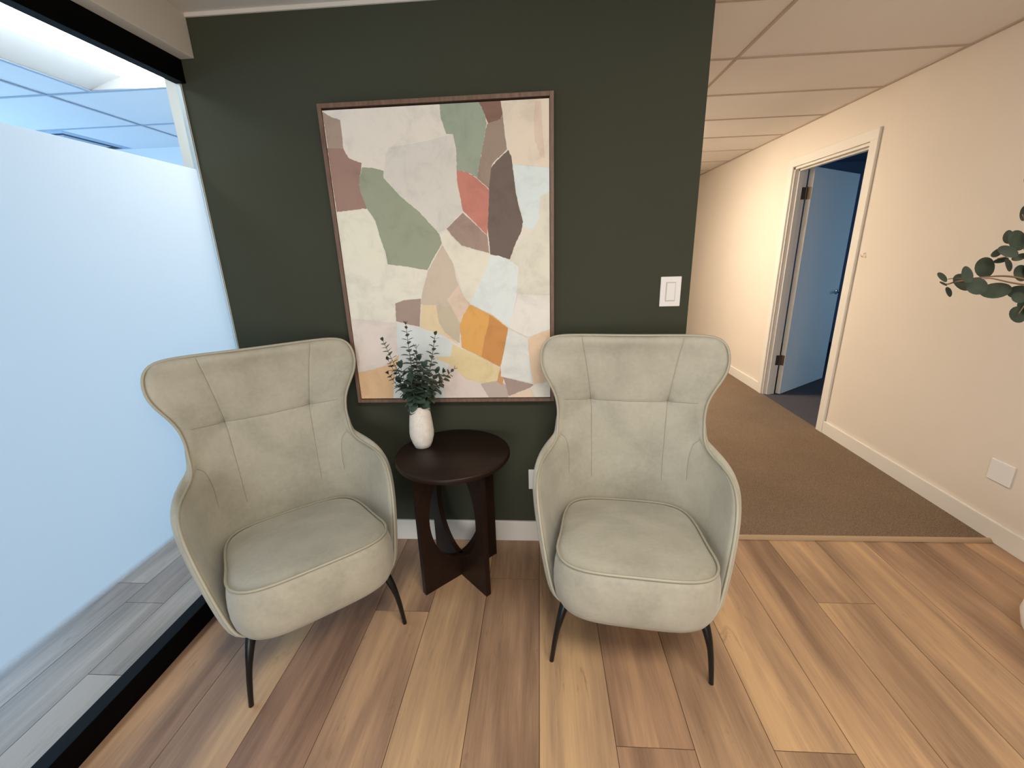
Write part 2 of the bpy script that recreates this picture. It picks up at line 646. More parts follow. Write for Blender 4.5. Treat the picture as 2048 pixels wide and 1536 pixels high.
tile_ceiling('ceiling_hallway', 0.3, XR, YG + 0.12, YE, ZT, [1.105], [2.27 + 0.61 * k for k in range(11)], M_tile, M_grid)
tile_ceiling('ceiling_front', 0.72, XR, YB, YG + 0.12, ZT, [1.105], [2.27 - 0.61 * k for k in range(1, 9)], M_tile, M_grid)
tile_ceiling('ceiling_office', -5.5, -1.56, -3.0, 4.1, 2.5, [-2.96, -4.18], [2.81 - 0.635 * k for k in range(0, 9)] + [3.455],
             M_officetile, M_officegrid, hole=(-2.66, -1.80, 1.54, 2.80))
struct(mesh_obj('trim_ceiling_edge', boxes((-1.41, 0.669, YG - 0.008, YG, ZC - 0.014, ZC)), M_ceiling))
_bm = bmesh.new()
box(_bm, XR - 0.022, XR, YB, YE, ZT - 0.006, ZT + 0.001)
struct(mesh_obj('trim_wall_angle', _bm, M_grid))

# office shell behind the glass
struct(mesh_obj('wall_office_far', boxes((-5.5, -1.56, 4.1, 4.2, 0, 2.6)), M_office))
struct(mesh_obj('wall_office_left', boxes((-5.6, -5.5, -3.0, 4.1, 0, 2.6)), M_office))
struct(mesh_obj('wall_office_back', boxes((-5.5, -2.2, -3.1, -3.0, 0, 2.6)), M_office))

# side room behind the door
struct(mesh_obj('wall_side_room', boxes((6.0, 6.1, 2.6, 7.0, 0, 2.7), (2.446, 6.0, 2.5, 2.6, 0, 2.7), (2.446, 6.0, 7.0, 7.1, 0, 2.7)), M_darkroom))
struct(mesh_obj('ceiling_side_room', boxes((2.446, 6.0, 2.6, 7.0, 2.6, 2.7)), M_darkroom))

# baseboards
def baseboard(name, x0, x1, y0, y1, h=0.112):
    return struct(mesh_obj(name, boxes((x0, x1, y0, y1, 0, h), bev=0.003), M_trim))


baseboard('baseboard_green_wall', -1.49, 0.669, YG - 0.014, YG, 0.122)
baseboard('baseboard_right_near', XR - 0.015, XR, YB, DY0 - 0.076, 0.108)
baseboard('baseboard_right_far', XR - 0.015, XR, DY1 + 0.076, YE, 0.108)

# door casing and jamb
bm = bmesh.new()
cw = 0.074
box(bm, XR - 0.018, XR, DY0 - cw, DY0 + 0.004, 0, DZ + 0.006, bev=0.004)
box(bm, XR - 0.018, XR, DY1 - 0.004, DY1 + cw, 0, DZ + 0.006, bev=0.004)
box(bm, XR - 0.018, XR, DY0 - cw, DY1 + cw, DZ + 0.002, DZ + 0.078, bev=0.004)
struct(mesh_obj('trim_door_casing', bm, M_trim))
bm = bmesh.new()
box(bm, XR, XR + 0.115, DY0, DY0 + 0.018, 0, DZ)
box(bm, XR, XR + 0.115, DY1 - 0.018, DY1, 0, DZ)
box(bm, XR, XR + 0.115, DY0, DY1, DZ - 0.018, DZ)
box(bm, XR + 0.035, XR + 0.075, DY1 - 0.032, DY1 - 0.018, 0, DZ - 0.018)
box(bm, XR + 0.035, XR + 0.075, DY0 + 0.018, DY0 + 0.032, 0, DZ - 0.018)
box(bm, XR + 0.035, XR + 0.075, DY0, DY1, DZ - 0.032, DZ - 0.018)
struct(mesh_obj('trim_door_jamb', bm, M_trim))

# open door leaf
door = struct(empty('door_1', (2.490, 4.420, 0), 0.64))
mesh_obj('door_leaf', boxes((0.0, 0.965, 0.0, 0.045, 0.012, DZ - 0.004), bev=0.002), M_white, door)
door_inv = (Matrix.Translation((2.490, 4.420, 0)) @ Matrix.Rotation(0.64, 4, 'Z')).inverted()
for hz in (1.95, 0.37):
    bm = bmesh.new()
    box(bm, -0.0035, 0.0, 0.006, 0.046, hz - 0.052, hz + 0.052, bev=0.001)
    bmesh.ops.transform(bm, matrix=door_inv.inverted(), verts=bm.verts)
    box(bm, 2.398, 2.454, 4.4440, 4.4472, hz - 0.052, hz + 0.052, bev=0.001)
    tube(bm, [(2.457, 4.448, hz - 0.056), (2.457, 4.448, hz + 0.056)], 0.007, 10)
    bmesh.ops.transform(bm, matrix=door_inv, verts=bm.verts)
    mesh_obj('hinge', bm, M_bronze, door)
bm = bmesh.new()
lathe(bm, [(0.027, 0.0), (0.027, 0.006), (0.022, 0.009), (0.010, 0.010), (0.010, 0.045)], seg=24)
tube(bm, [(0, 0, 0.042), (-0.03, 0, 0.046), (-0.11, 0, 0.046)], [0.009, 0.008, 0.007], 10)
bmesh.ops.rotate(bm, verts=bm.verts, cent=(0, 0, 0), matrix=Matrix.Rotation(math.radians(90), 3, 'X'))
bmesh.ops.translate(bm, verts=bm.verts, vec=(0.90, 0.0, 1.0))
mesh_obj('door_handle', bm, M_chrome, door, smooth=True, sharp=40)
bm = bmesh.new()
box(bm, 0.965, 0.9665, 0.010, 0.035, 0.90, 1.10)
mesh_obj('latch_plate', bm, M_chrome, door)

# glass partition
struct(mesh_obj('trim_glass_soffit', boxes((-1.60, -1.41, YB, YG, 2.306, 2.50), bev=0.003), M_ceiling))
struct(mesh_obj('trim_glass_header', boxes((-1.512, -1.468, YB, YG, 2.22, 2.3075), bev=0.002), M_black))
bm = boxes((-1.512, -1.455, YB, YG, 0, 0.094), bev=0.003)
struct(mesh_obj('trim_glass_base', bm, M_black))
struct(mesh_obj('trim_glass_channel', boxes((-1.512, -1.492, YG - 0.006, YG, 0.09, 2.22)), M_silver))
pane = struct(mesh_obj('window_2', boxes((-1.509, -1.501, YB, YG - 0.008, 0.08, 2.23)), M_glass))
bm = bmesh.new()
bm.faces.new([bm.verts.new(q) for q in ((-1.4995, YB, 0.40), (-1.4995, YG - 0.009, 0.40), (-1.4995, YG - 0.009, 1.894), (-1.4995, YB, 1.894))])
struct(mesh_obj('frosted_film', bm, M_film, pane))

# office ceiling fittings
TX0, TX1, TY0, TY1, TZ = -2.66, -1.80, 1.54, 2.80, 2.50
tro = empty('recessed_troffer', (0, 0, 0))
tag(tro, 'long recessed ceiling light with bright lens behind the top of the glass partition', 'ceiling light')
bm = bmesh.new()
nseg = 14
xm0, xm1 = -2.33, -1.96
def arc(xa, xb, za, zb, n):
    pts = []
    for k in range(n + 1):
        t = k / n
        pts.append((xa + (xb - xa) * t, za + (zb - za) * math.sin(t * PI / 2)))
    return pts
prof = arc(TX0, xm0, TZ, TZ + 0.07, nseg) + [(xm0, TZ + 0.03), (xm1, TZ + 0.03)] + arc(TX1, xm1, TZ, TZ + 0.07, nseg)[::-1]
va = [bm.verts.new((x, TY0, z)) for x, z in prof]
vb = [bm.verts.new((x, TY1, z)) for x, z in prof]
for i in range(len(prof) - 1):
    if abs(prof[i][0] - xm0) < 1e-6 and abs(prof[i + 1][0] - xm1) < 1e-6:
        continue
    bm.faces.new((va[i], va[i + 1], vb[i + 1], vb[i]))
for y in (TY0, TY1):
    box(bm, TX0, TX1, y - 0.004, y + 0.004, TZ - 0.002, TZ + 0.075)
mesh_obj('reflector', bm, M_reflector, tro, smooth=True, sharp=40)
bm = bmesh.new()
box(bm, xm0, xm1, TY0 + 0.005, TY1 - 0.005, TZ + 0.012, TZ + 0.03, bev=0.006)
mesh_obj('lens', bm, M_lens, tro)
bm = bmesh.new()
ring = []
for o_, z_ in ((0.012, TZ), (0.012, TZ - 0.006), (-0.012, TZ - 0.006), (-0.012, TZ)):
    ring.append([bm.verts.new(q) for q in ((TX0 - o_, TY0 - o_, z_), (TX1 + o_, TY0 - o_, z_), (TX1 + o_, TY1 + o_, z_), (TX0 - o_, TY1 + o_, z_))])
for a, b_ in zip(ring, ring[1:] + ring[:1]):
    for i in range(4):
        bm.faces.new((a[i], a[(i + 1) % 4], b_[(i + 1) % 4], b_[i]))
mesh_obj('frame', bm, M_officegrid, tro)

ven = empty('air_vent', (-3.93, 3.78, 2.5))
tag(ven, 'square ceiling air vent with dark slots above the frosted glass', 'vent')
bm = bmesh.new()
for r0, r1, z0, z1 in ((0.30, 0.255, -0.008, -0.001), (0.20, 0.165, -0.016, -0.004), (0.115, 0.0, -0.02, -0.010)):
    a = [bm.verts.new((sx * r0, sy * r0, z1)) for sx, sy in ((-1, -1), (1, -1), (1, 1), (-1, 1))]
    b = [bm.verts.new((sx * max(r1, 0.001), sy * max(r1, 0.001), z0)) for sx, sy in ((-1, -1), (1, -1), (1, 1), (-1, 1))]
    for i in range(4):
        bm.faces.new((a[i], a[(i + 1) % 4], b[(i + 1) % 4], b[i]))
mesh_obj('frame', bm, M_vent, ven)
mesh_obj('duct_slot', boxes((-0.25, 0.25, -0.25, 0.25, -0.003, -0.0005)), M_slot, ven)

hal = empty('hallway_light', (0.65, 4.7, 2.502))
tag(hal, 'flat warm ceiling light in the carpeted hallway behind the green wall', 'ceiling light')
mesh_obj('frame', boxes((-0.30, 0.30, -0.60, 0.60, -0.010, 0.0)), M_white, hal)
mesh_obj('lens', boxes((-0.26, 0.26, -0.56, 0.56, -0.014, -0.0095)), M_warmlens, hal)


# ------------------------------------------------------------------ wall plates
def plate(name, label, cat, loc, rz, w, h, kind):
    r = empty(name, loc, rz)
    tag(r, label, cat)
    mesh_obj('cover_plate', boxes((-w / 2, w / 2, -0.007, 0.0, -h / 2, h / 2), bev=0.0025), M_plastic, r)
    if kind == 'rocker':
        mesh_obj('rocker_frame', boxes((-0.0215, 0.0215, -0.0085, -0.006, -0.042, 0.042), bev=0.001), N('rocker_gap', (188, 184, 176), 0.5), r)
        bm = bmesh.new()
        vs = [bm.verts.new(q) for q in ((-0.018, -0.0105, -0.038), (0.018, -0.0105, -0.038), (0.018, -0.0125, 0.038), (-0.018, -0.0125, 0.038),
                                        (-0.018, -0.006, -0.038), (0.018, -0.006, -0.038), (0.018, -0.006, 0.038), (-0.018, -0.006, 0.038))]
        for q in ((0, 1, 2, 3), (0, 4, 5, 1), (1, 5, 6, 2), (2, 6, 7, 3), (3, 7, 4, 0)):
            bm.faces.new([vs[i] for i in q])
        mesh_obj('rocker', bm, M_plastic, r)
    for z in ((-h * 0.41, h * 0.41) if kind == 'rocker' else ((0,) if kind == 'outlet' else ())):
        bm = bmesh.new()
        lathe(bm, [(0.0035, 0), (0.003, 0.001)], seg=12)
        bmesh.ops.rotate(bm, verts=bm.verts, cent=(0, 0, 0), matrix=Matrix.Rotation(math.radians(90), 3, 'X'))
        bmesh.ops.translate(bm, verts=bm.verts, vec=(0, -0.007, z))
        mesh_obj('screw', bm, M_plastic, r)
    return r


plate('light_switch', 'white rocker light switch on the green wall above the right armchair', 'light switch', (0.583, YG, 1.316), 0, 0.09, 0.131, 'rocker')
plate('wall_outlet', 'white wall outlet low on the green wall, half hidden by the right armchair', 'outlet', (-0.025, YG, 0.371), 0, 0.086, 0.113, 'outlet')
plate('blank_cover_plate', 'white blank cover plate low on the cream wall at the right', 'wall plate', (XR, 2.10, 0.362), -PI / 2, 0.115, 0.112, 'blank')
bm = bmesh.new()
tube(bm, [(0, 0, 0.012), (-0.010, 0, 0.010), (-0.016, 0, -0.004), (-0.012, 0, -0.014), (-0.020, 0.010, -0.008), (-0.022, 0.014, 0.006)], 0.0022, 6)
hk = mesh_obj('wall_hook', bm, M_chrome, smooth=True)
hk.location = (XR, 3.36, 1.415)
tag(hk, 'tiny metal hook on the cream wall beside the door casing', 'hook')

# ------------------------------------------------------------------ framed painting
PAINT=[
((160,140,125),[(-0.887,2.079),(-0.848,2.058),(-0.812,2.046),(-0.812,2),(-0.814,1.941),(-0.88,1.943)]),
((152,122,110),[(-0.885,1.945),(-0.814,1.942),(-0.799,1.908),(-0.777,1.895),(-0.743,1.883),(-0.749,1.856),(-0.761,1.822),(-0.765,1.779),(-0.743,1.705),(-0.88,1.696)]),
((226,219,202),[(-0.881,1.486),(-0.68,1.467),(-0.499,1.438),(-0.531,1.365),(-0.54,1.32),(-0.62,1.312),(-0.665,1.298),(-0.67,1.212),(-0.776,1.224),(-0.881,1.234)]),
((230,224,204),[(-0.885,1.693),(-0.741,1.701),(-0.714,1.644),(-0.697,1.579),(-0.683,1.468),(-0.775,1.476),(-0.876,1.487)]),
((148,152,130),[(-0.743,1.866),(-0.705,1.864),(-0.653,1.85),(-0.655,1.822),(-0.594,1.751),(-0.513,1.682),(-0.435,1.591),(-0.427,1.55),(-0.471,1.488),(-0.501,1.44),(-0.595,1.458),(-0.679,1.47),(-0.683,1.522),(-0.701,1.588),(-0.712,1.653),(-0.745,1.708),(-0.765,1.779),(-0.761,1.822)]),
((206,200,190),[(-0.62,1.938),(-0.526,1.945),(-0.432,1.959),(-0.348,1.975),(-0.34,1.922),(-0.341,1.839),(-0.334,1.763),(-0.325,1.684),(-0.4,1.615),(-0.433,1.593),(-0.513,1.682),(-0.594,1.751),(-0.653,1.819),(-0.652,1.843),(-0.639,1.902)]),
((150,158,140),[(-0.395,2.099),(-0.234,2.099),(-0.235,2.084),(-0.217,2.045),(-0.207,2.009),(-0.227,1.926),(-0.257,1.807),(-0.293,1.829),(-0.341,1.839),(-0.338,1.922),(-0.348,1.975),(-0.375,1.976),(-0.393,2.037)]),
((130,100,88),[(-0.234,2.099),(-0.148,2.103),(-0.146,2.072),(-0.141,2.037),(-0.151,2.018),(-0.201,2.007),(-0.217,2.045),(-0.235,2.084)]),
((150,132,118),[(-0.201,2.007),(-0.151,2.018),(-0.141,2.035),(-0.137,1.986),(-0.128,1.909),(-0.189,1.859),(-0.197,1.842),(-0.203,1.758),(-0.257,1.807),(-0.227,1.926),(-0.207,2.001)]),
((226,210,190),[(-0.146,2.103),(0.058,2.101),(0.057,1.836),(-0.107,1.853),(-0.121,1.905),(-0.132,1.986),(-0.14,2.037)]),
((212,190,172),[(-0.009,2.075),(0.014,2.077),(0.019,1.971),(0.027,1.87),(0.008,1.877),(-0.014,1.941),(-0.017,2.02)]),
((208,216,213),[(-0.107,1.853),(0.039,1.834),(0.057,1.832),(0.057,1.74),(0.011,1.729),(0.005,1.646),(-0.019,1.594),(-0.066,1.604),(-0.07,1.649),(-0.096,1.745)]),
((212,207,190),[(0.057,1.744),(0.056,1.319),(-0.097,1.33),(-0.089,1.444),(-0.128,1.474),(-0.117,1.515),(-0.077,1.555),(-0.033,1.585),(-0.004,1.629),(0.009,1.729)]),
((110,96,88),[(-0.123,1.907),(-0.11,1.88),(-0.103,1.813),(-0.096,1.745),(-0.083,1.684),(-0.068,1.627),(-0.076,1.591),(-0.111,1.524),(-0.129,1.476),(-0.214,1.499),(-0.221,1.6),(-0.214,1.724),(-0.197,1.842),(-0.17,1.87)]),
((190,125,110),[(-0.341,1.839),(-0.293,1.829),(-0.257,1.804),(-0.207,1.758),(-0.217,1.654),(-0.225,1.578),(-0.276,1.633),(-0.325,1.682),(-0.342,1.797)]),
((158,135,122),[(-0.326,1.673),(-0.276,1.627),(-0.225,1.576),(-0.219,1.504),(-0.339,1.54),(-0.367,1.569),(-0.401,1.611)]),
((232,224,205),[(-0.399,1.604),(-0.367,1.567),(-0.34,1.536),(-0.214,1.496),(-0.237,1.434),(-0.315,1.29),(-0.343,1.321),(-0.375,1.448),(-0.425,1.547),(-0.43,1.587)]),
((218,222,218),[(-0.214,1.496),(-0.176,1.492),(-0.128,1.472),(-0.093,1.443),(-0.102,1.325),(-0.137,1.173),(-0.216,1.235),(-0.317,1.287),(-0.281,1.358),(-0.237,1.434)]),
((196,179,160),[(-0.425,1.545),(-0.384,1.467),(-0.373,1.4),(-0.348,1.321),(-0.317,1.285),(-0.348,1.241),(-0.367,1.18),(-0.378,1.107),(-0.447,1.161),(-0.47,1.264),(-0.545,1.291),(-0.535,1.335),(-0.499,1.435)]),
((212,188,168),[(-0.365,1.37),(-0.348,1.321),(-0.319,1.284),(-0.343,1.246),(-0.366,1.196),(-0.398,1.262),(-0.42,1.308)]),
((158,138,126),[(-0.663,1.296),(-0.62,1.31),(-0.542,1.315),(-0.56,1.186),(-0.667,1.214)]),
((216,194,158),[(-0.542,1.286),(-0.473,1.284),(-0.465,1.192),(-0.383,1.102),(-0.448,1.145),(-0.555,1.184)]),
((190,176,152),[(-0.473,1.284),(-0.407,1.278),(-0.37,1.19),(-0.378,1.107),(-0.442,1.156),(-0.467,1.203)]),
((214,200,190),[(-0.887,1.23),(-0.777,1.22),(-0.666,1.204),(-0.675,1.091),(-0.728,1.005),(-0.886,0.968)]),
((206,209,206),[(-0.666,1.204),(-0.56,1.178),(-0.448,1.14),(-0.409,1.101),(-0.424,1.039),(-0.407,0.979),(-0.429,0.823),(-0.732,0.825),(-0.71,0.927),(-0.674,1.054),(-0.677,1.123)]),
((215,178,138),[(-0.884,0.968),(-0.807,0.982),(-0.728,1.009),(-0.672,1.054),(-0.71,0.927),(-0.724,0.825),(-0.889,0.821)]),
((214,198,190),[(-0.426,1.012),(-0.357,0.932),(-0.289,0.906),(-0.25,0.821),(-0.467,0.823),(-0.475,0.936)]),
((216,196,152),[(-0.409,1.101),(-0.369,1.079),(-0.277,1.032),(-0.19,0.987),(-0.197,0.927),(-0.273,0.906),(-0.357,0.935),(-0.427,1.001),(-0.509,1.04),(-0.422,1.044)]),
((182,165,155),[(-0.287,0.906),(-0.197,0.922),(-0.166,0.899),(-0.156,0.821),(-0.25,0.821)]),
((195,145,100),[(-0.208,0.916),(-0.19,0.987),(-0.176,0.938),(-0.182,0.897)]),
((160,140,130),[(-0.179,0.938),(-0.034,0.9),(-0.05,0.885),(-0.155,0.843),(-0.166,0.899)]),
((212,160,92),[(-0.317,1.283),(-0.216,1.231),(-0.147,1.172),(-0.171,1.062),(-0.19,0.989),(-0.368,1.086),(-0.37,1.19),(-0.348,1.241)]),
((193,137,82),[(-0.231,1.236),(-0.147,1.172),(-0.171,1.062),(-0.19,0.989),(-0.277,1.039),(-0.256,1.137),(-0.238,1.188)]),
((228,222,212),[(-0.098,1.323),(0.056,1.317),(0.056,1.164),(-0.056,1.127),(-0.142,1.173)]),
((214,213,206),[(-0.145,1.169),(-0.058,1.121),(-0.05,1.007),(-0.039,0.906),(-0.189,0.941),(-0.188,0.987),(-0.169,1.062)]),
((226,196,166),[(-0.054,1.123),(0.056,1.166),(0.055,0.919),(-0.034,0.903),(-0.048,1.007),(-0.057,1.081)]),
((224,216,202),[(-0.035,0.898),(0.055,0.917),(0.055,0.819),(-0.028,0.82)]),
((228,202,178),[(-0.155,0.839),(-0.05,0.882),(-0.03,0.82),(-0.158,0.821)])]
PX0, PX1, PZ0, PZ1 = -0.902, 0.064, 0.815, 2.108          # outer frame
CX0, CX1, CZ0, CZ1 = -0.883, 0.045, 0.836, 2.083          # canvas
YF = 1.955
art = empty('framed_painting', ((PX0 + PX1) / 2, YG, PZ0))
tag(art, 'large framed abstract painting of muted torn shapes on the green wall', 'painting')
ox, oy, oz = -art.location.x, -art.location.y, -art.location.z


def sh(bm):
    bmesh.ops.translate(bm, verts=bm.verts, vec=(ox, oy, oz))
    return bm


bm = bmesh.new()
fw = 0.0168
box(bm, PX0, PX0 + fw, YF, YG - 0.002, PZ0, PZ1, bev=0.001)
box(bm, PX1 - fw, PX1, YF, YG - 0.002, PZ0, PZ1, bev=0.001)
box(bm, PX0 + fw, PX1 - fw, YF, YG - 0.002, PZ0, PZ0 + fw, bev=0.001)
box(bm, PX0 + fw, PX1 - fw, YF, YG - 0.002, PZ1 - fw, PZ1, bev=0.001)
mesh_obj('wooden_frame', sh(bm), M_framewood, art)
mesh_obj('backing', sh(boxes((PX0 + fw, PX1 - fw, YF + 0.026, YG - 0.004, PZ0 + fw, PZ1 - fw))), M_shadowgap, art)
bm = bmesh.new()
lay = bm.loops.layers.float_color.new('paint')
box(bm, CX0, CX1, YF + 0.004, YF + 0.027, CZ0, CZ1)
for f_ in bm.faces:
    for lp in f_.loops:
        lp[lay] = lin((232, 225, 213))
rnd = random.Random(3)
for i, (colr, pts) in enumerate(PAINT):
    pts = [(min(max(x, CX0), CX1), min(max(z, CZ0), CZ1)) for x, z in pts]
    fine = []
    for a, b in zip(pts, pts[1:] + pts[:1]):
        L_ = math.hypot(b[0] - a[0], b[1] - a[1])
        if L_ < 1e-5:
            continue
        n = max(1, int(L_ / 0.007))
        edge = (a[0] == b[0]) or (a[1] == b[1])
        for k in range(n):
            t = k / n
            j = 0 if (edge or k == 0) else rnd.gauss(0, 0.0007)
            fine.append((a[0] + (b[0] - a[0]) * t - (b[1] - a[1]) / L_ * j, a[1] + (b[1] - a[1]) * t + (b[0] - a[0]) / L_ * j))
    y = YF + 0.004 - 0.00006 * (i + 1)
    f_ = bm.faces.new([bm.verts.new((min(max(x, CX0), CX1), y, min(max(z, CZ0), CZ1))) for x, z in fine])
    cc = [k * g for k, g in zip(lin(colr)[:3], (1.16, 1.19, 1.21))]
    mm = min(1.0, 0.82 / max(cc))
    for lp in f_.loops:
        lp[lay] = (cc[0] * mm, cc[1] * mm, cc[2] * mm, 1.0)
mesh_obj('canvas', sh(bm), M_canvas, art)

# ------------------------------------------------------------------ armchairs
EDGE = [(0, -0.613, 1.148), (0.12, -0.612, 1.149), (0.234, -0.609, 1.151), (0.355, -0.595, 1.15), (0.389, -0.571, 1.093), (0.386, -0.552, 1.01), (0.339, -0.548, 0.936),
        (0.308, -0.547, 0.861), (0.312, -0.531, 0.772), (0.307, -0.486, 0.704), (0.343, -0.408, 0.68), (0.363, -0.306, 0.675), (0.369, -0.202, 0.642),
        (0.342, -0.107, 0.527), (0.298, -0.028, 0.345), (0.272, 0.004, 0.290), (0.215, 0.004, 0.280)]
SEAT = [(0, 0.100, 0.506), (0.149, 0.102, 0.506), (0.238, 0.065, 0.496), (0.276, -0.026, 0.482), (0.265, -0.132, 0.465), (0.266, -0.255, 0.444), (0.262, -0.377, 0.423),
        (0.237, -0.474, 0.408), (0.159, -0.521, 0.401), (0, -0.522, 0.401)]


def chair_edge():
    C = [(-EDGE[1][0], EDGE[1][1], EDGE[1][2])] + EDGE + [tuple(2 * np.array(EDGE[-1]) - np.array(EDGE[-2]))]
    return bspline(C, 24)


def back_y(z):
    return np.interp(z, [0.30, 0.40, 0.60, 0.85, 1.15], [-0.515, -0.540, -0.578, -0.606, -0.618])


def seg_dist(x, z, poly):
    best = np.full(x.shape, 9.0)
    for (ax, az), (bx, bz) in zip(poly, poly[1:]):
        dx, dz = bx - ax, bz - az
        t = np.clip(((x - ax) * dx + (z - az) * dz) / (dx * dx + dz * dz), 0, 1)
        best = np.minimum(best, np.hypot(x - ax - t * dx, z - az - t * dz))
    return best


def chair_shell():
    E = chair_edge()                       # top centre -> corner -> front bottom
    ic = int(np.argmin(np.abs(E[:, 0] - 0.335) + np.abs(E[:, 2] - 1.14) * 2))
    top = E[:ic + 1]
    side = E[ic:][::-1]                    # bottom -> corner
    NV, NU = 190, 241
    side = resample(side, NV)
    topr = resample(top, (NU + 1) // 2)    # centre -> corner
    H_ = (NU + 1) // 2
    G = np.zeros((NV, NU, 3))
    zc_top = E[0, 2]
    for j in range(NV):
        ex, ey, ez = side[j]
        s = j / (NV - 1)
        zb = 0.5 * ez + 0.5 * (side[0, 2] + (zc_top - side[0, 2]) * s)
        zb = zb + (zc_top - zb) * sstep(0.88, 1.0, s)
        yb = float(back_y(zb))
        w = float(sstep(0.70, 0.86, ez))
        n = 4.2 - 1.4 * float(sstep(0.45, 0.72, ez))
        th = np.linspace(0, PI / 2, 400)
        sx = np.sin(th) ** (2 / n)
        sd = np.cos(th) ** (2 / n)
        x = ex * sx
        y_super = ey + (yb - ey) * sd
        y_pow = yb + (ey - yb) * np.abs(sx) ** 2.6
        y = y_super * (1 - w) + y_pow * w
        z = zb + (ez - zb) * (np.abs(sx) ** 2.2 * 0.35 + 0.65 * sstep(0.0, 1.0, (y - yb) / (ey - yb + 1e-9)))
        half = resample(np.stack([x, y, z], 1), H_)
        # ease the last rows into the exact top edge curve
        k = float(sstep(0.90, 1.0, s))
        t2 = topr.copy()
        t2[:, 2] += ez - t2[-1, 2]
        t2[:, 0] *= ex / t2[-1, 0]
        t2[:, 1] += ey - t2[-1, 1]
        if j == NV - 1:
            t2 = topr
        half = half * (1 - k) + t2 * k
        G[j, H_ - 1:] = half
        G[j, :H_] = half[::-1] * [-1, 1, 1]
    du = np.gradient(G, axis=1)
    dv = np.gradient(G, axis=0)
    Nn = np.cross(du, dv)
    Nn /= np.linalg.norm(Nn, axis=2, keepdims=True) + 1e-12
    if Nn[NV // 2, NU // 2, 1] > 0:
        Nn = -Nn                            # Nn points out of the back
    # arc distance to the free edge (sides and top)
    su = np.concatenate([np.zeros((NV, 1)), np.cumsum(np.linalg.norm(np.diff(G, axis=1), axis=2), axis=1)], axis=1)
    eu = np.minimum(su, su[:, -1:] - su)
    sv = np.concatenate([np.zeros((1, NU)), np.cumsum(np.linalg.norm(np.diff(G, axis=0), axis=2), axis=0)], axis=0)
    ev = sv[-1:] - sv
    ed = np.minimum(eu, ev)
    T = 0.017 + 0.033 * sstep(0.20, 0.36, eu) + 0.004 * (1 - sstep(0.60, 0.72, G[:, :, 2]))
    prof = np.sqrt(np.clip(1 - (1 - np.clip((ed - 0.003) / 0.05, 0, 1)) ** 2, 0, 1))
    O = G + Nn * (T * prof + 0.0015)[:, :, None]
    # seams, tufts and soft padding of the inside
    X, Y, Z = G[:, :, 0], G[:, :, 1], G[:, :, 2]
    ax = np.abs(X)
    onback = sstep(-0.36, -0.44, Y)
    d1 = seg_dist(ax, Z, [(0.164, 0.86), (0.178, 0.95), (0.192, 1.04), (0.214, 1.16)])
    d2 = seg_dist(ax, Z, [(0.164, 0.86), (0.160, 0.72), (0.156, 0.50)])
    d3 = seg_dist(ax, Z, [(0.0, 0.855), (0.164, 0.860), (0.30, 0.872)])
    d4 = seg_dist(ax, Z, [(0.302, 0.715), (0.272, 0.690), (0.262, 0.62), (0.262, 0.54)])
    strength = lambda d, w_: np.exp(-(d / w_) ** 2)
    groove = 0.0022 * strength(d1, 0.0045) + 0.0018 * strength(d2, 0.0045) * sstep(0.50, 0.70, Z)
    groove += 0.0035 * strength(d3, 0.005) * (1 - 0.75 * sstep(0.2, 0.30, ax)) + 0.002 * strength(d4, 0.0045) * (Y < -0.35)
    tuft = np.hypot(ax - 0.164, Z - 0.86) * 1.0
    groove += 0.011 * strength(tuft, 0.018) + 0.004 * strength(tuft, 0.06)
    groove += 0.003 * strength(d3, 0.035) * (1 - sstep(0.16, 0.28, ax)) + 0.0012 * strength(d1, 0.03) + 0.001 * strength(d2, 0.03)
    pad = 0.013 * np.sqrt(np.clip(1 - (1 - np.clip((ed - 0.0065) / 0.035, 0, 1)) ** 2, 0, 1))
    I = G + Nn * (groove * onback - pad)[:, :, None]
    bm = bmesh.new()
    vi = [[bm.verts.new(I[j, i]) for i in range(NU)] for j in range(NV)]
    st = 3
    ii = list(range(0, NU, st))
    jj = list(range(0, NV, st))
    if jj[-1] != NV - 1:
        jj.append(NV - 1)
    vo = [[bm.verts.new(O[j, i]) for i in ii] for j in jj]
    for j in range(NV - 1):
        for i in range(NU - 1):
            bm.faces.new((vi[j][i], vi[j][i + 1], vi[j + 1][i + 1], vi[j + 1][i]))
    for j in range(len(jj) - 1):
        for i in range(len(ii) - 1):
            bm.faces.new((vo[j][i], vo[j + 1][i], vo[j + 1][i + 1], vo[j][i + 1]))
    # close the rim
    def strip(inner, outer, step):
        for q in range(len(outer) - 1):
            seg = inner[q * step: min((q + 1) * step, len(inner) - 1) + 1]
            bm.faces.new(seg + [outer[q + 1], outer[q]])
    strip([vi[j][0] for j in range(NV)], [r[0] for r in vo], st)
    strip([vi[j][-1] for j in range(NV)], [r[-1] for r in vo], st)
    strip(vi[-1], vo[-1], st)
    strip(vi[0], vo[0], st)
    bmesh.ops.recalc_face_normals(bm, faces=bm.faces)
    rim = np.concatenate([side * [-1, 1, 1], (topr * [-1, 1, 1])[::-1][1:], topr[1:], side[::-1][1:]])
    rimN = np.concatenate([Nn[:, 0], Nn[-1, 1:H_], Nn[-1, H_:], Nn[::-1, -1][1:]])
    # stitched seams lie on the inside surface
    seams = []
    m_ = Y < -0.40
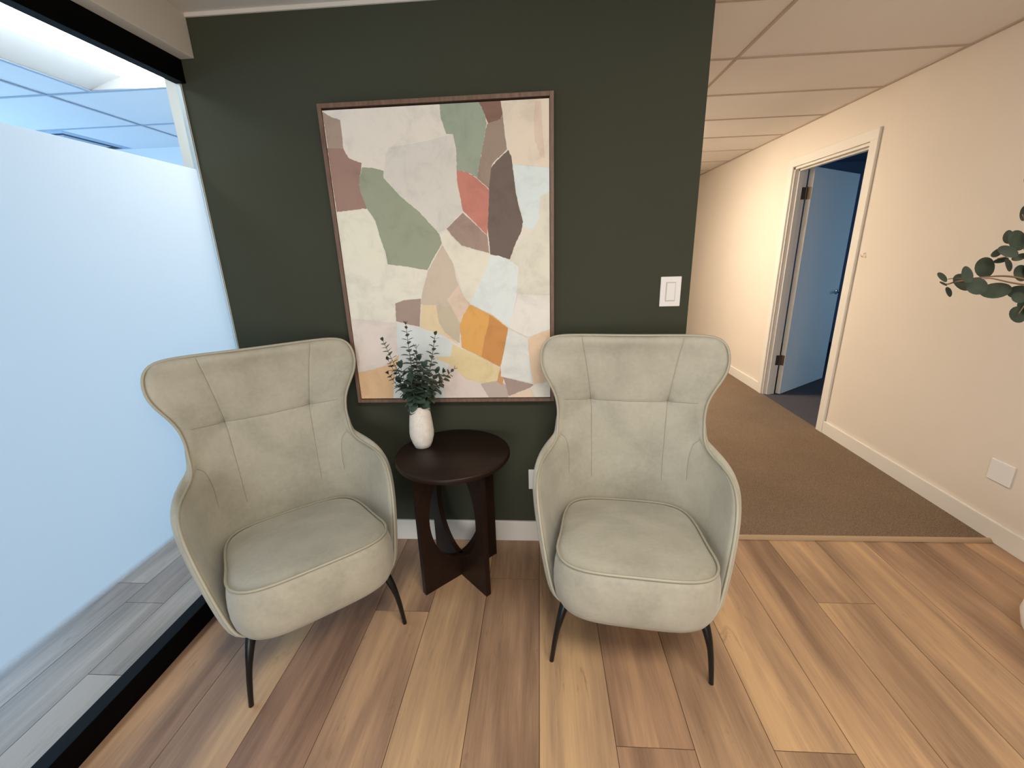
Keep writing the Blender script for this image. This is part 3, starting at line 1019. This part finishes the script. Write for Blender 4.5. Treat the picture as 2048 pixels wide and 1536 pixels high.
    for sgn in (-1, 1):
        for poly in ([(0.164, 0.86), (0.178, 0.95), (0.192, 1.04), (0.210, 1.138)], [(0.164, 0.86), (0.160, 0.72), (0.156, 0.50)],
                     [(0.0, 0.855), (0.164, 0.860), (0.285, 0.871)], [(0.300, 0.712), (0.278, 0.694), (0.265, 0.650), (0.260, 0.59), (0.262, 0.53)]):
            pa = np.array([2 * np.array(poly[0]) - np.array(poly[1])] + list(poly) + [2 * np.array(poly[-1]) - np.array(poly[-2])])
            pp = resample(bspline(pa, 12), 48)
            out = []
            for x_, z_ in pp:
                dd = np.where(m_, np.hypot(X - sgn * x_, Z - z_), 9)
                w_ = np.exp(-(dd / 0.004) ** 2) + 1e-30
                w_ = w_ / w_.sum()
                out.append((I * w_[:, :, None]).sum((0, 1)) - (Nn * w_[:, :, None]).sum((0, 1)) * 0.0002)
            seams.append(out)
    return bm, rim, rimN, seams


def seat_loop(n=160):
    C = [(-SEAT[1][0], SEAT[1][1], SEAT[1][2])] + SEAT + [(-SEAT[-2][0], SEAT[-2][1], SEAT[-2][2])]
    h = bspline(C, 16)
    full = np.concatenate([h, (h[1:-1] * [-1, 1, 1])[::-1]])
    full = np.concatenate([full, full[:1]])
    return resample(full, n + 1)[:-1]


def chair_seat():
    L_ = seat_loop()
    n = len(L_)
    cen = np.array([0, -0.21, 0])
    tan = np.roll(L_, -1, 0) - np.roll(L_, 1, 0)
    nor = np.stack([tan[:, 1], -tan[:, 0], np.zeros(n)], 1)
    nor /= np.linalg.norm(nor, axis=1, keepdims=True)
    if ((L_ - cen) * nor).sum(1).mean() < 0:
        nor = -nor
    fr = sstep(-0.16, 0.02, L_[:, 1])
    zb = 0.283
    rings = []
    for t, o in ((0, -0.075), (0.0, -0.045), (0.03, -0.022), (0.10, -0.002), (0.22, 0.010), (0.4, 0.016), (0.6, 0.016), (0.78, 0.012), (0.9, 0.006), (0.965, 0.001), (0.985, -0.004), (1.0, -0.006)):
        R_ = L_.copy()
        R_[:, 2] = zb + (L_[:, 2] - zb) * t
        oo = o * np.where(o > 0, 0.15 + 0.85 * fr, 1.0)
        R_ += nor * np.broadcast_to(oo, (n,))[:, None]
        rings.append(R_)
    # cushion top
    for r, dz in ((0.985, -0.003), (0.970, -0.001), (0.955, 0.004), (0.92, 0.009), (0.86, 0.014), (0.76, 0.019), (0.62, 0.023), (0.45, 0.026), (0.28, 0.028), (0.12, 0.0285)):
        zc = L_[:, 2].mean()
        R_ = L_.copy()
        R_[:, :2] = cen[:2] + (L_[:, :2] - cen[:2]) * r
        slope = 0.172
        zl = 0.4875 + slope * (R_[:, 1] - 0.0)
        R_[:, 2] = L_[:, 2] * 0 + (zl * (1 - r ** 3) + (L_[:, 2] - slope * (L_[:, 1] - R_[:, 1])) * r ** 3) + dz
        rings.append(R_)
    bm = bmesh.new()
    V = [[bm.verts.new(p) for p in R_] for R_ in rings]
    for a, b in zip(V, V[1:]):
        for k in range(n):
            bm.faces.new((a[k], a[(k + 1) % n], b[(k + 1) % n], b[k]))
    bm.faces.new(V[0][::-1])
    bm.faces.new(V[-1])
    bmesh.ops.recalc_face_normals(bm, faces=bm.faces)
    return bm


def chair_leg(sx, rear):
    bm = bmesh.new()
    if rear:
        pts = [(0.200, -0.400, 0.300), (0.214, -0.452, 0.235), (0.224, -0.480, 0.150), (0.232, -0.494, 0.0)]
    else:
        pts = [(0.222, -0.050, 0.300), (0.240, -0.012, 0.268), (0.258, 0.012, 0.205), (0.272, 0.012, 0.13), (0.2870, 0.0, 0.0)]
    P_ = resample(bspline([pts[0]] + [pts[0]] + pts[1:-1] + [pts[-1], pts[-1]], 6), 22)
    P_[0] = pts[0]
    P_[-1] = pts[-1]
    rad = list(np.interp(np.linspace(0, 1, 22), [0, 0.28, 0.5, 1], [0.021, 0.0145, 0.0105, 0.0085]))
    tube(bm, [(sx * a, b, c) for a, b, c in P_], rad, 14)
    return bm


def make_chair():
    r = empty('armchair', (0, 0, 0))
    shell, rim, rimN, seams = chair_shell()
    so = mesh_obj('shell', shell, M_leather, r, smooth=True)
    bm = bmesh.new()
    for s_ in seams:
        tube(bm, [Vector(q) for q in s_], 0.0008, 5)
    mesh_obj('seam_stitching', bm, M_seam, so, smooth=True)
    bm = bmesh.new()
    tube(bm, [Vector(p) - Vector(q) * 0.0025 for p, q in zip(rim[::2], rimN[::2])], 0.0056, 10)
    mesh_obj('piping', bm, M_piping, r, smooth=True)
    s = mesh_obj('seat', chair_seat(), M_leather, r, smooth=True)
    bm = bmesh.new()
    tube(bm, [Vector(p) + Vector((0, 0, 0.003)) for p in seat_loop()], 0.0048, 8, closed=True)
    mesh_obj('seat_piping', bm, M_piping, s, smooth=True)
    for sx in (-1, 1):
        for rear in (False, True):
            mesh_obj('leg', chair_leg(sx, rear), M_legmetal, r, smooth=True, sharp=50)
    return r


def copy_tree(o, parent=None):
    c = o.copy()
    COL.objects.link(c)
    c.parent = parent
    for ch in [k for k in bpy.data.objects if k.parent == o]:
        if ch is not c:
            copy_tree(ch, c)
    return c


chair_r = make_chair()
kids = list(chair_r.children)
chair_l = copy_tree(chair_r)
# local +y is the front of the chair; front direction = (sin a, -cos a)
for o, x, y, a in ((chair_r, 0.316, 1.237, -0.123), (chair_l, -0.811, 1.242, 0.696)):
    o.location = (x, y, 0)
    o.rotation_euler = (0, 0, a + PI)
tag(chair_r, 'sage grey leather wingback armchair facing forward in front of the light switch', 'armchair', 'pair of wingback armchairs')
tag(chair_l, 'sage grey leather wingback armchair turned inward beside the frosted glass', 'armchair', 'pair of wingback armchairs')

# ------------------------------------------------------------------ side table
TBX, TBY, TBZ = -0.397, 1.741, 0.655
tab = empty('side_table', (TBX, TBY, 0))
tag(tab, 'round dark wooden side table with crossed cut-out panels between the armchairs', 'table')
bm = bmesh.new()
R_ = 0.256
lathe(bm, [(R_ - 0.010, TBZ - 0.028), (R_ - 0.003, TBZ - 0.0245), (R_, TBZ - 0.018), (R_, TBZ - 0.007), (R_ - 0.002, TBZ - 0.0025), (R_ - 0.006, TBZ)], seg=96)
mesh_obj('tabletop', bm, M_darkwood, tab, smooth=True, sharp=35)


def cross_panel(ang):
    """one upright board with an oval cut out of its middle"""
    bm = bmesh.new()
    hw, zt, th = 0.211, TBZ - 0.0275, 0.013
    cz, a, b = 0.362, 0.158, 0.246
    n = 72
    inner, outer = [], []
    for k in range(n):
        t = 2 * PI * (k + 0.5) / n
        ci, si = math.cos(t), math.sin(t)
        inner.append((a * ci, cz + b * si))
        # ray from the centre to the board's outline
        k1 = hw / abs(ci) if abs(ci) > 1e-6 else 9
        k2 = ((zt - cz) if si > 0 else cz) / abs(si) if abs(si) > 1e-6 else 9
        q = min(k1, k2)
        outer.append((ci * q, cz + si * q))
    for cx_, cz_ in ((hw, zt), (-hw, zt), (-hw, 0.0), (hw, 0.0)):     # snap the nearest points to true corners
        j = min(range(n), key=lambda i: (outer[i][0] - cx_) ** 2 + (outer[i][1] - cz_) ** 2)
        outer[j] = (cx_, cz_)
    ca, sa = math.cos(ang), math.sin(ang)
    def v(p, y):
        return bm.verts.new((p[0] * ca - y * sa, p[0] * sa + y * ca, p[1]))
    F = [[v(p, y) for p in ring] for ring in (inner, outer) for y in (-th, th)]
    i0, i1, o0, o1 = F
    for k in range(n):
        m_ = (k + 1) % n
        bm.faces.new((i0[k], i0[m_], o0[m_], o0[k]))
        bm.faces.new((i1[k], o1[k], o1[m_], i1[m_]))
        bm.faces.new((i0[k], i1[k], i1[m_], i0[m_]))
        bm.faces.new((o0[k], o0[m_], o1[m_], o1[k]))
    bmesh.ops.recalc_face_normals(bm, faces=bm.faces)
    return bm


for ang in (PI / 4, -PI / 4):
    mesh_obj('base_panel', cross_panel(ang), M_darkwood, tab)

# ------------------------------------------------------------------ vase and small eucalyptus
VX, VY = -0.548, 1.795
bm = bmesh.new()
prof = [(0.030, 0.0), (0.037, 0.003), (0.046, 0.025), (0.0545, 0.055), (0.0555, 0.075), (0.053, 0.11), (0.048, 0.155), (0.0435, 0.190), (0.042, 0.203), (0.040, 0.2045), (0.038, 0.202), (0.038, 0.17), (0.040, 0.10), (0.030, 0.02)]
lathe(bm, prof, seg=56)
vase = mesh_obj('vase', bm, M_ceramic, smooth=True, sharp=50)
vase.location = (VX, VY, TBZ)
tag(vase, 'small speckled white ceramic vase standing on the dark side table', 'vase')


def leaf_faces(bm, base, direction, normal, length, width, cup=0.12):
    """a rounded leaf blade with a little thickness-giving cup"""
    d = direction.normalized()
    n = (normal - d * normal.dot(d)).normalized()
    s = d.cross(n)
    rows = []
    prof_ = [(0.0, 0.05), (0.10, 0.45), (0.28, 0.85), (0.5, 1.0), (0.72, 0.88), (0.9, 0.5), (1.0, 0.06)]
    for t, w in prof_:
        c = base + d * (t * length) - n * (cup * length * t * t)
        row = []
        for q in (-1, 0, 1):
            row.append(bm.verts.new(c + s * (q * w * width / 2) + n * (abs(q) * w * width * 0.10)))
        rows.append(row)
    for a, b in zip(rows, rows[1:]):
        for k in range(2):
            bm.faces.new((a[k], a[k + 1], b[k + 1], b[k]))


def sprig(parent, base, tip, bend, r0, leaf0, leaf1, seed, skip=0.0, step=0.018):
    rnd = random.Random(seed)
    base, tip = Vector(base), Vector(tip)
    mid = (base + tip) / 2 + Vector(bend)
    pts = []
    for k in range(15):
        t = k / 14
        pts.append(base * (1 - t) ** 2 + mid * 2 * t * (1 - t) + tip * t * t)
    bm = bmesh.new()
    tube(bm, pts, [r0 * (1 - 0.55 * k / 14) for k in range(15)], 6)
    st_ = mesh_obj('sprig', bm, M_stem, parent, smooth=True)
    lb = bmesh.new()
    L_ = (tip - base).length
    nn = max(3, int(L_ * (1 - skip) / step))
    for k in range(nn + 1):
        t = skip + (1 - skip) * (k / nn) ** 0.9
        p_ = base * (1 - t) ** 2 + mid * 2 * t * (1 - t) + tip * t * t
        tg = ((mid - base) * (1 - t) + (tip - mid) * t).normalized()
        size = 1.25 * leaf0 + (2.0 * leaf1 - 1.25 * leaf0) * ((t - skip) / (1 - skip)) ** 1.5
        size *= rnd.uniform(0.88, 1.12)
        az = (k % 2) * PI / 2 + rnd.uniform(-0.4, 0.4) + seed
        side = tg.orthogonal().normalized()
        side = Matrix.Rotation(az, 3, tg) @ side
        lift = 0.05 + 0.55 * t - 0.25 * (1 - t)
        last = k == nn
        for sgn in (1, -1):
            d = side * sgn + tg * (lift + rnd.uniform(-0.12, 0.12) + (1.6 if last else 0))
            wid = size * (0.98 - 0.42 * t)
            leaf_faces(lb, p_, d, tg, size, wid, cup=0.10 + 0.25 * (1 - t))
        if last:
            leaf_faces(lb, p_, tg, side, size * 0.9, size * 0.45, 0.1)
    mesh_obj('leaves', lb, M_leaf, st_, smooth=True)


euc = empty('eucalyptus_bunch', (VX, VY, TBZ + 0.19))
tag(euc, 'small bunch of dark green eucalyptus sprigs in the white vase', 'plant')
B0 = (0.0, 0.0, -0.012)
o_ = Vector(euc.location)
def tipv(x, y, z):
    return Vector((x, y, z)) - o_
TIPS = [((-0.570, 1.790, 1.222), (-0.01, 0, 0), 0.040, 0.011, 1, 0.10), ((-0.676, 1.785, 1.155), (-0.01, 0, 0), 0.030, 0.010, 2, 0.30), ((-0.668, 1.800, 1.066), (-0.015, 0, 0), 0.028, 0.010, 3, 0.35),
        ((-0.448, 1.790, 1.175), (0.015, 0, 0), 0.030, 0.011, 4, 0.25), ((-0.378, 1.785, 1.025), (0.0, 0, 0.02), 0.030, 0.011, 5, 0.30), ((-0.530, 1.770, 1.120), (0, -0.02, 0), 0.042, 0.014, 6, 0.08),
        ((-0.600, 1.755, 1.040), (-0.01, -0.02, 0), 0.040, 0.020, 7, 0.10), ((-0.500, 1.750, 1.040), (0.0, -0.02, 0), 0.042, 0.020, 8, 0.08), ((-0.455, 1.775, 1.010), (0.01, 0, 0.01), 0.036, 0.016, 9, 0.15),
        ((-0.555, 1.735, 0.985), (0, -0.03, 0), 0.040, 0.026, 10, 0.05), ((-0.625, 1.800, 0.960), (-0.01, 0, 0), 0.034, 0.022, 11, 0.2), ((-0.545, 1.850, 1.050), (0, 0.02, 0), 0.038, 0.018, 12, 0.1),
        ((-0.700+0.03, 1.79, 1.005), (-0.01, 0, 0), 0.024, 0.010, 13, 0.4), ((-0.425, 1.78, 1.010), (0.01, 0, 0), 0.024, 0.012, 14, 0.3)]
for tp, bend, l0, l1, sd, sk in TIPS:
    sprig(euc, B0, tipv(*tp), bend, 0.0022, l0, l1, sd, sk)

# ------------------------------------------------------------------ tall vase with eucalyptus branches at the right edge
BRANCH_LEAVES=[((0.827,0.96,1.427),(0.011,0,-0.008),(-0.002,0,-0.004)),
((0.86,0.992,1.411),(0.009,0,-0.004),(-0,0,-0.002)),
((0.903,1.024,1.39),(0.008,0,-0.01),(-0.004,0,-0.002)),
((0.88,0.968,1.431),(-0.001,0,0.015),(0.01,0,-0.002)),
((0.905,1,1.412),(0.021,0,-0.011),(-0.003,0,-0.011)),
((0.972,1.032,1.441),(0.02,0,0.008),(0.01,0,-0.016)),
((0.914,0.976,1.406),(0.017,0,-0.003),(0.001,0,-0.014)),
((0.985,1.008,1.393),(0.029,0,0.003),(0.005,0,-0.013)),
((1.009,1.04,1.503),(0.006,0,0.011),(0.009,0,-0.006)),
((0.975,0.984,1.495),(0.018,0,-0.001),(0.005,0,-0.016)),
((0.973,1.016,1.472),(0.012,0,0.007),(0.004,0,-0.005)),
((0.94,0.96,1.474),(0.016,0,-0.006),(-0.001,0,-0.008)),
((0.979,0.992,1.446),(0.006,0,-0.012),(-0.005,0,-0.001)),
((0.993,1.024,1.455),(0.012,0,0.003),(0.002,0,-0.004)),
((0.972,0.968,1.463),(0.013,0,0.004),(0.003,0,-0.005)),
((1.017,1,1.429),(0.012,0,0.005),(0.008,0,-0.013)),
((1.056,1.032,1.386),(0.017,0,0.003),(0.005,0,-0.011)),
((1.003,0.976,1.38),(0.012,0,-0.001),(0.002,0,-0.009)),
((1.045,1.008,1.34),(0.013,0,0.005),(0.009,0,-0.014)),
((1.026,1.04,1.549),(0.009,0,-0.002),(0.001,0,-0.012)),
((0.96,0.984,1.607),(0.007,-0,-0),(0.003,0,-0.009)),
((1.055,1.016,1.359),(0.008,0,-0),(0.002,0,-0.008)),
((0.981,0.96,1.481),(0.017,0,-0.006),(-0.001,0,-0.012)),
((1.033,0.992,1.436),(0.011,0,0.008),(0.011,0,-0.013)),
((1.084,1.024,1.391),(0.018,0,-0.004),(0.002,0,-0.014)),
((0.995,0.968,1.51),(0.015,0,-0.011),(-0.005,0,-0.01)),
((1.065,1,1.351),(0.003,0,0.014),(0.013,0,-0.007)),
((1.087,1.032,1.46),(0.018,0,-0.001),(0.004,0,-0.014)),
((0.999,0.976,1.544),(0.015,0,-0.008),(-0.003,0,-0.011)),
((1.011,1.008,1.579),(0.008,0,0.008),(0.01,0,-0.009))]
BRANCH_STEMS=[[(0.874,1,1.42),(0.886,1,1.422),(0.917,1,1.419),(0.958,1,1.424),(1.006,1,1.424),(1.065,1,1.403)],
[(0.942,1,1.418),(0.959,1,1.421),(0.988,1,1.412),(1.029,1,1.404),(1.066,1,1.398)],
[(0.859,1,1.414),(0.874,1,1.407),(0.886,1,1.414),(0.907,1,1.416)],
[(0.961,1,1.46),(0.982,1,1.464),(1.013,1,1.467),(1.059,1,1.435),(1.074,1,1.4)],
[(0.984,1,1.546),(1.013,1,1.502),(1.051,1,1.446),(1.076,1,1.4)],
[(0.976,1,1.609),(1.013,1,1.545),(1.054,1,1.457)],
[(1.036,1,1.342),(1.045,1,1.366),(1.063,1,1.394)]]
FX, FY = 1.942, 1.38
bm = bmesh.new()
lathe(bm, [(0.055, 0.0), (0.075, 0.010), (0.105, 0.060), (0.120, 0.120), (0.115, 0.180), (0.090, 0.230), (0.060, 0.262), (0.052, 0.290), (0.058, 0.300), (0.053, 0.301), (0.046, 0.288), (0.052, 0.262), (0.08, 0.225), (0.10, 0.12), (0.05, 0.015)], seg=64)
fv = mesh_obj('floor_vase', bm, M_pot, smooth=True, sharp=60)
fv.location = (FX, FY, 0)
tag(fv, 'rounded glossy white floor vase just peeking in at the right edge of the wooden floor', 'vase')
br = empty('eucalyptus_branch', (FX, FY, 0.30))
tag(br, 'large eucalyptus branch with round dark leaves reaching in at the right edge', 'plant')
bo = Vector(br.location)
bm = bmesh.new()
for st_ in BRANCH_STEMS:
    P_ = [np.array(q) for q in st_]
    P_ = resample(bspline([2 * P_[0] - P_[1]] + P_ + [2 * P_[-1] - P_[-2]], 6), 24)
    tube(bm, [Vector(q) - bo for q in P_], [0.0009 + 0.0016 * k / 23 for k in range(24)], 6)
hub = Vector(BRANCH_STEMS[0][-1])
trunk = resample(bspline([(FX, FY, 0.0), (FX, FY, 0.10), (FX, FY, 0.45), (1.93, 1.33, 0.85), (1.65, 1.16, 1.15), (1.35, 1.04, 1.28), tuple(hub), tuple(hub * 2 - Vector((1.35, 1.04, 1.28)))], 8), 30)
tube(bm, [Vector(q) - bo for q in trunk], [0.005 - 0.0025 * k / 29 for k in range(30)], 8)
mesh_obj('stem', bm, M_twig, br, smooth=True)
bm = bmesh.new()
rnd = random.Random(5)
for c, e, w in BRANCH_LEAVES:
    c, e, w = Vector(c) - bo, Vector(e) * 1.1, Vector(w) * 1.25
    nrm = e.cross(w).normalized()
    tilt = nrm * rnd.uniform(-0.25, 0.25) * e.length
    e2 = e + tilt
    ring0 = []
    n = 20
    for k in range(n):
        a = 2 * PI * k / n
        pinch = 1 - 0.10 * math.cos(a)
        ring0.append(c + e2 * math.cos(a) + w * math.sin(a) * pinch + nrm * 0.06 * e.length * math.cos(2 * a))
    top_ = bm.verts.new(c + nrm * 0.001)
    vs = [bm.verts.new(q) for q in ring0]
    for k in range(n):
        bm.faces.new((top_, vs[k], vs[(k + 1) % n]))
for k in range(9, 24):                                     # leaf pairs up the bowed stem
    p_ = Vector(trunk[k]) - bo
    tg = (Vector(trunk[k + 1]) - Vector(trunk[k])).normalized()
    sd_ = Matrix.Rotation(k * 1.4, 3, tg) @ tg.orthogonal().normalized()
    for sgn in (1, -1):
        leaf_faces(bm, p_, sd_ * sgn + tg * 0.35, tg, 0.058, 0.05, 0.08)
mesh_obj('leaves', bm, M_leafbig, br, smooth=True)
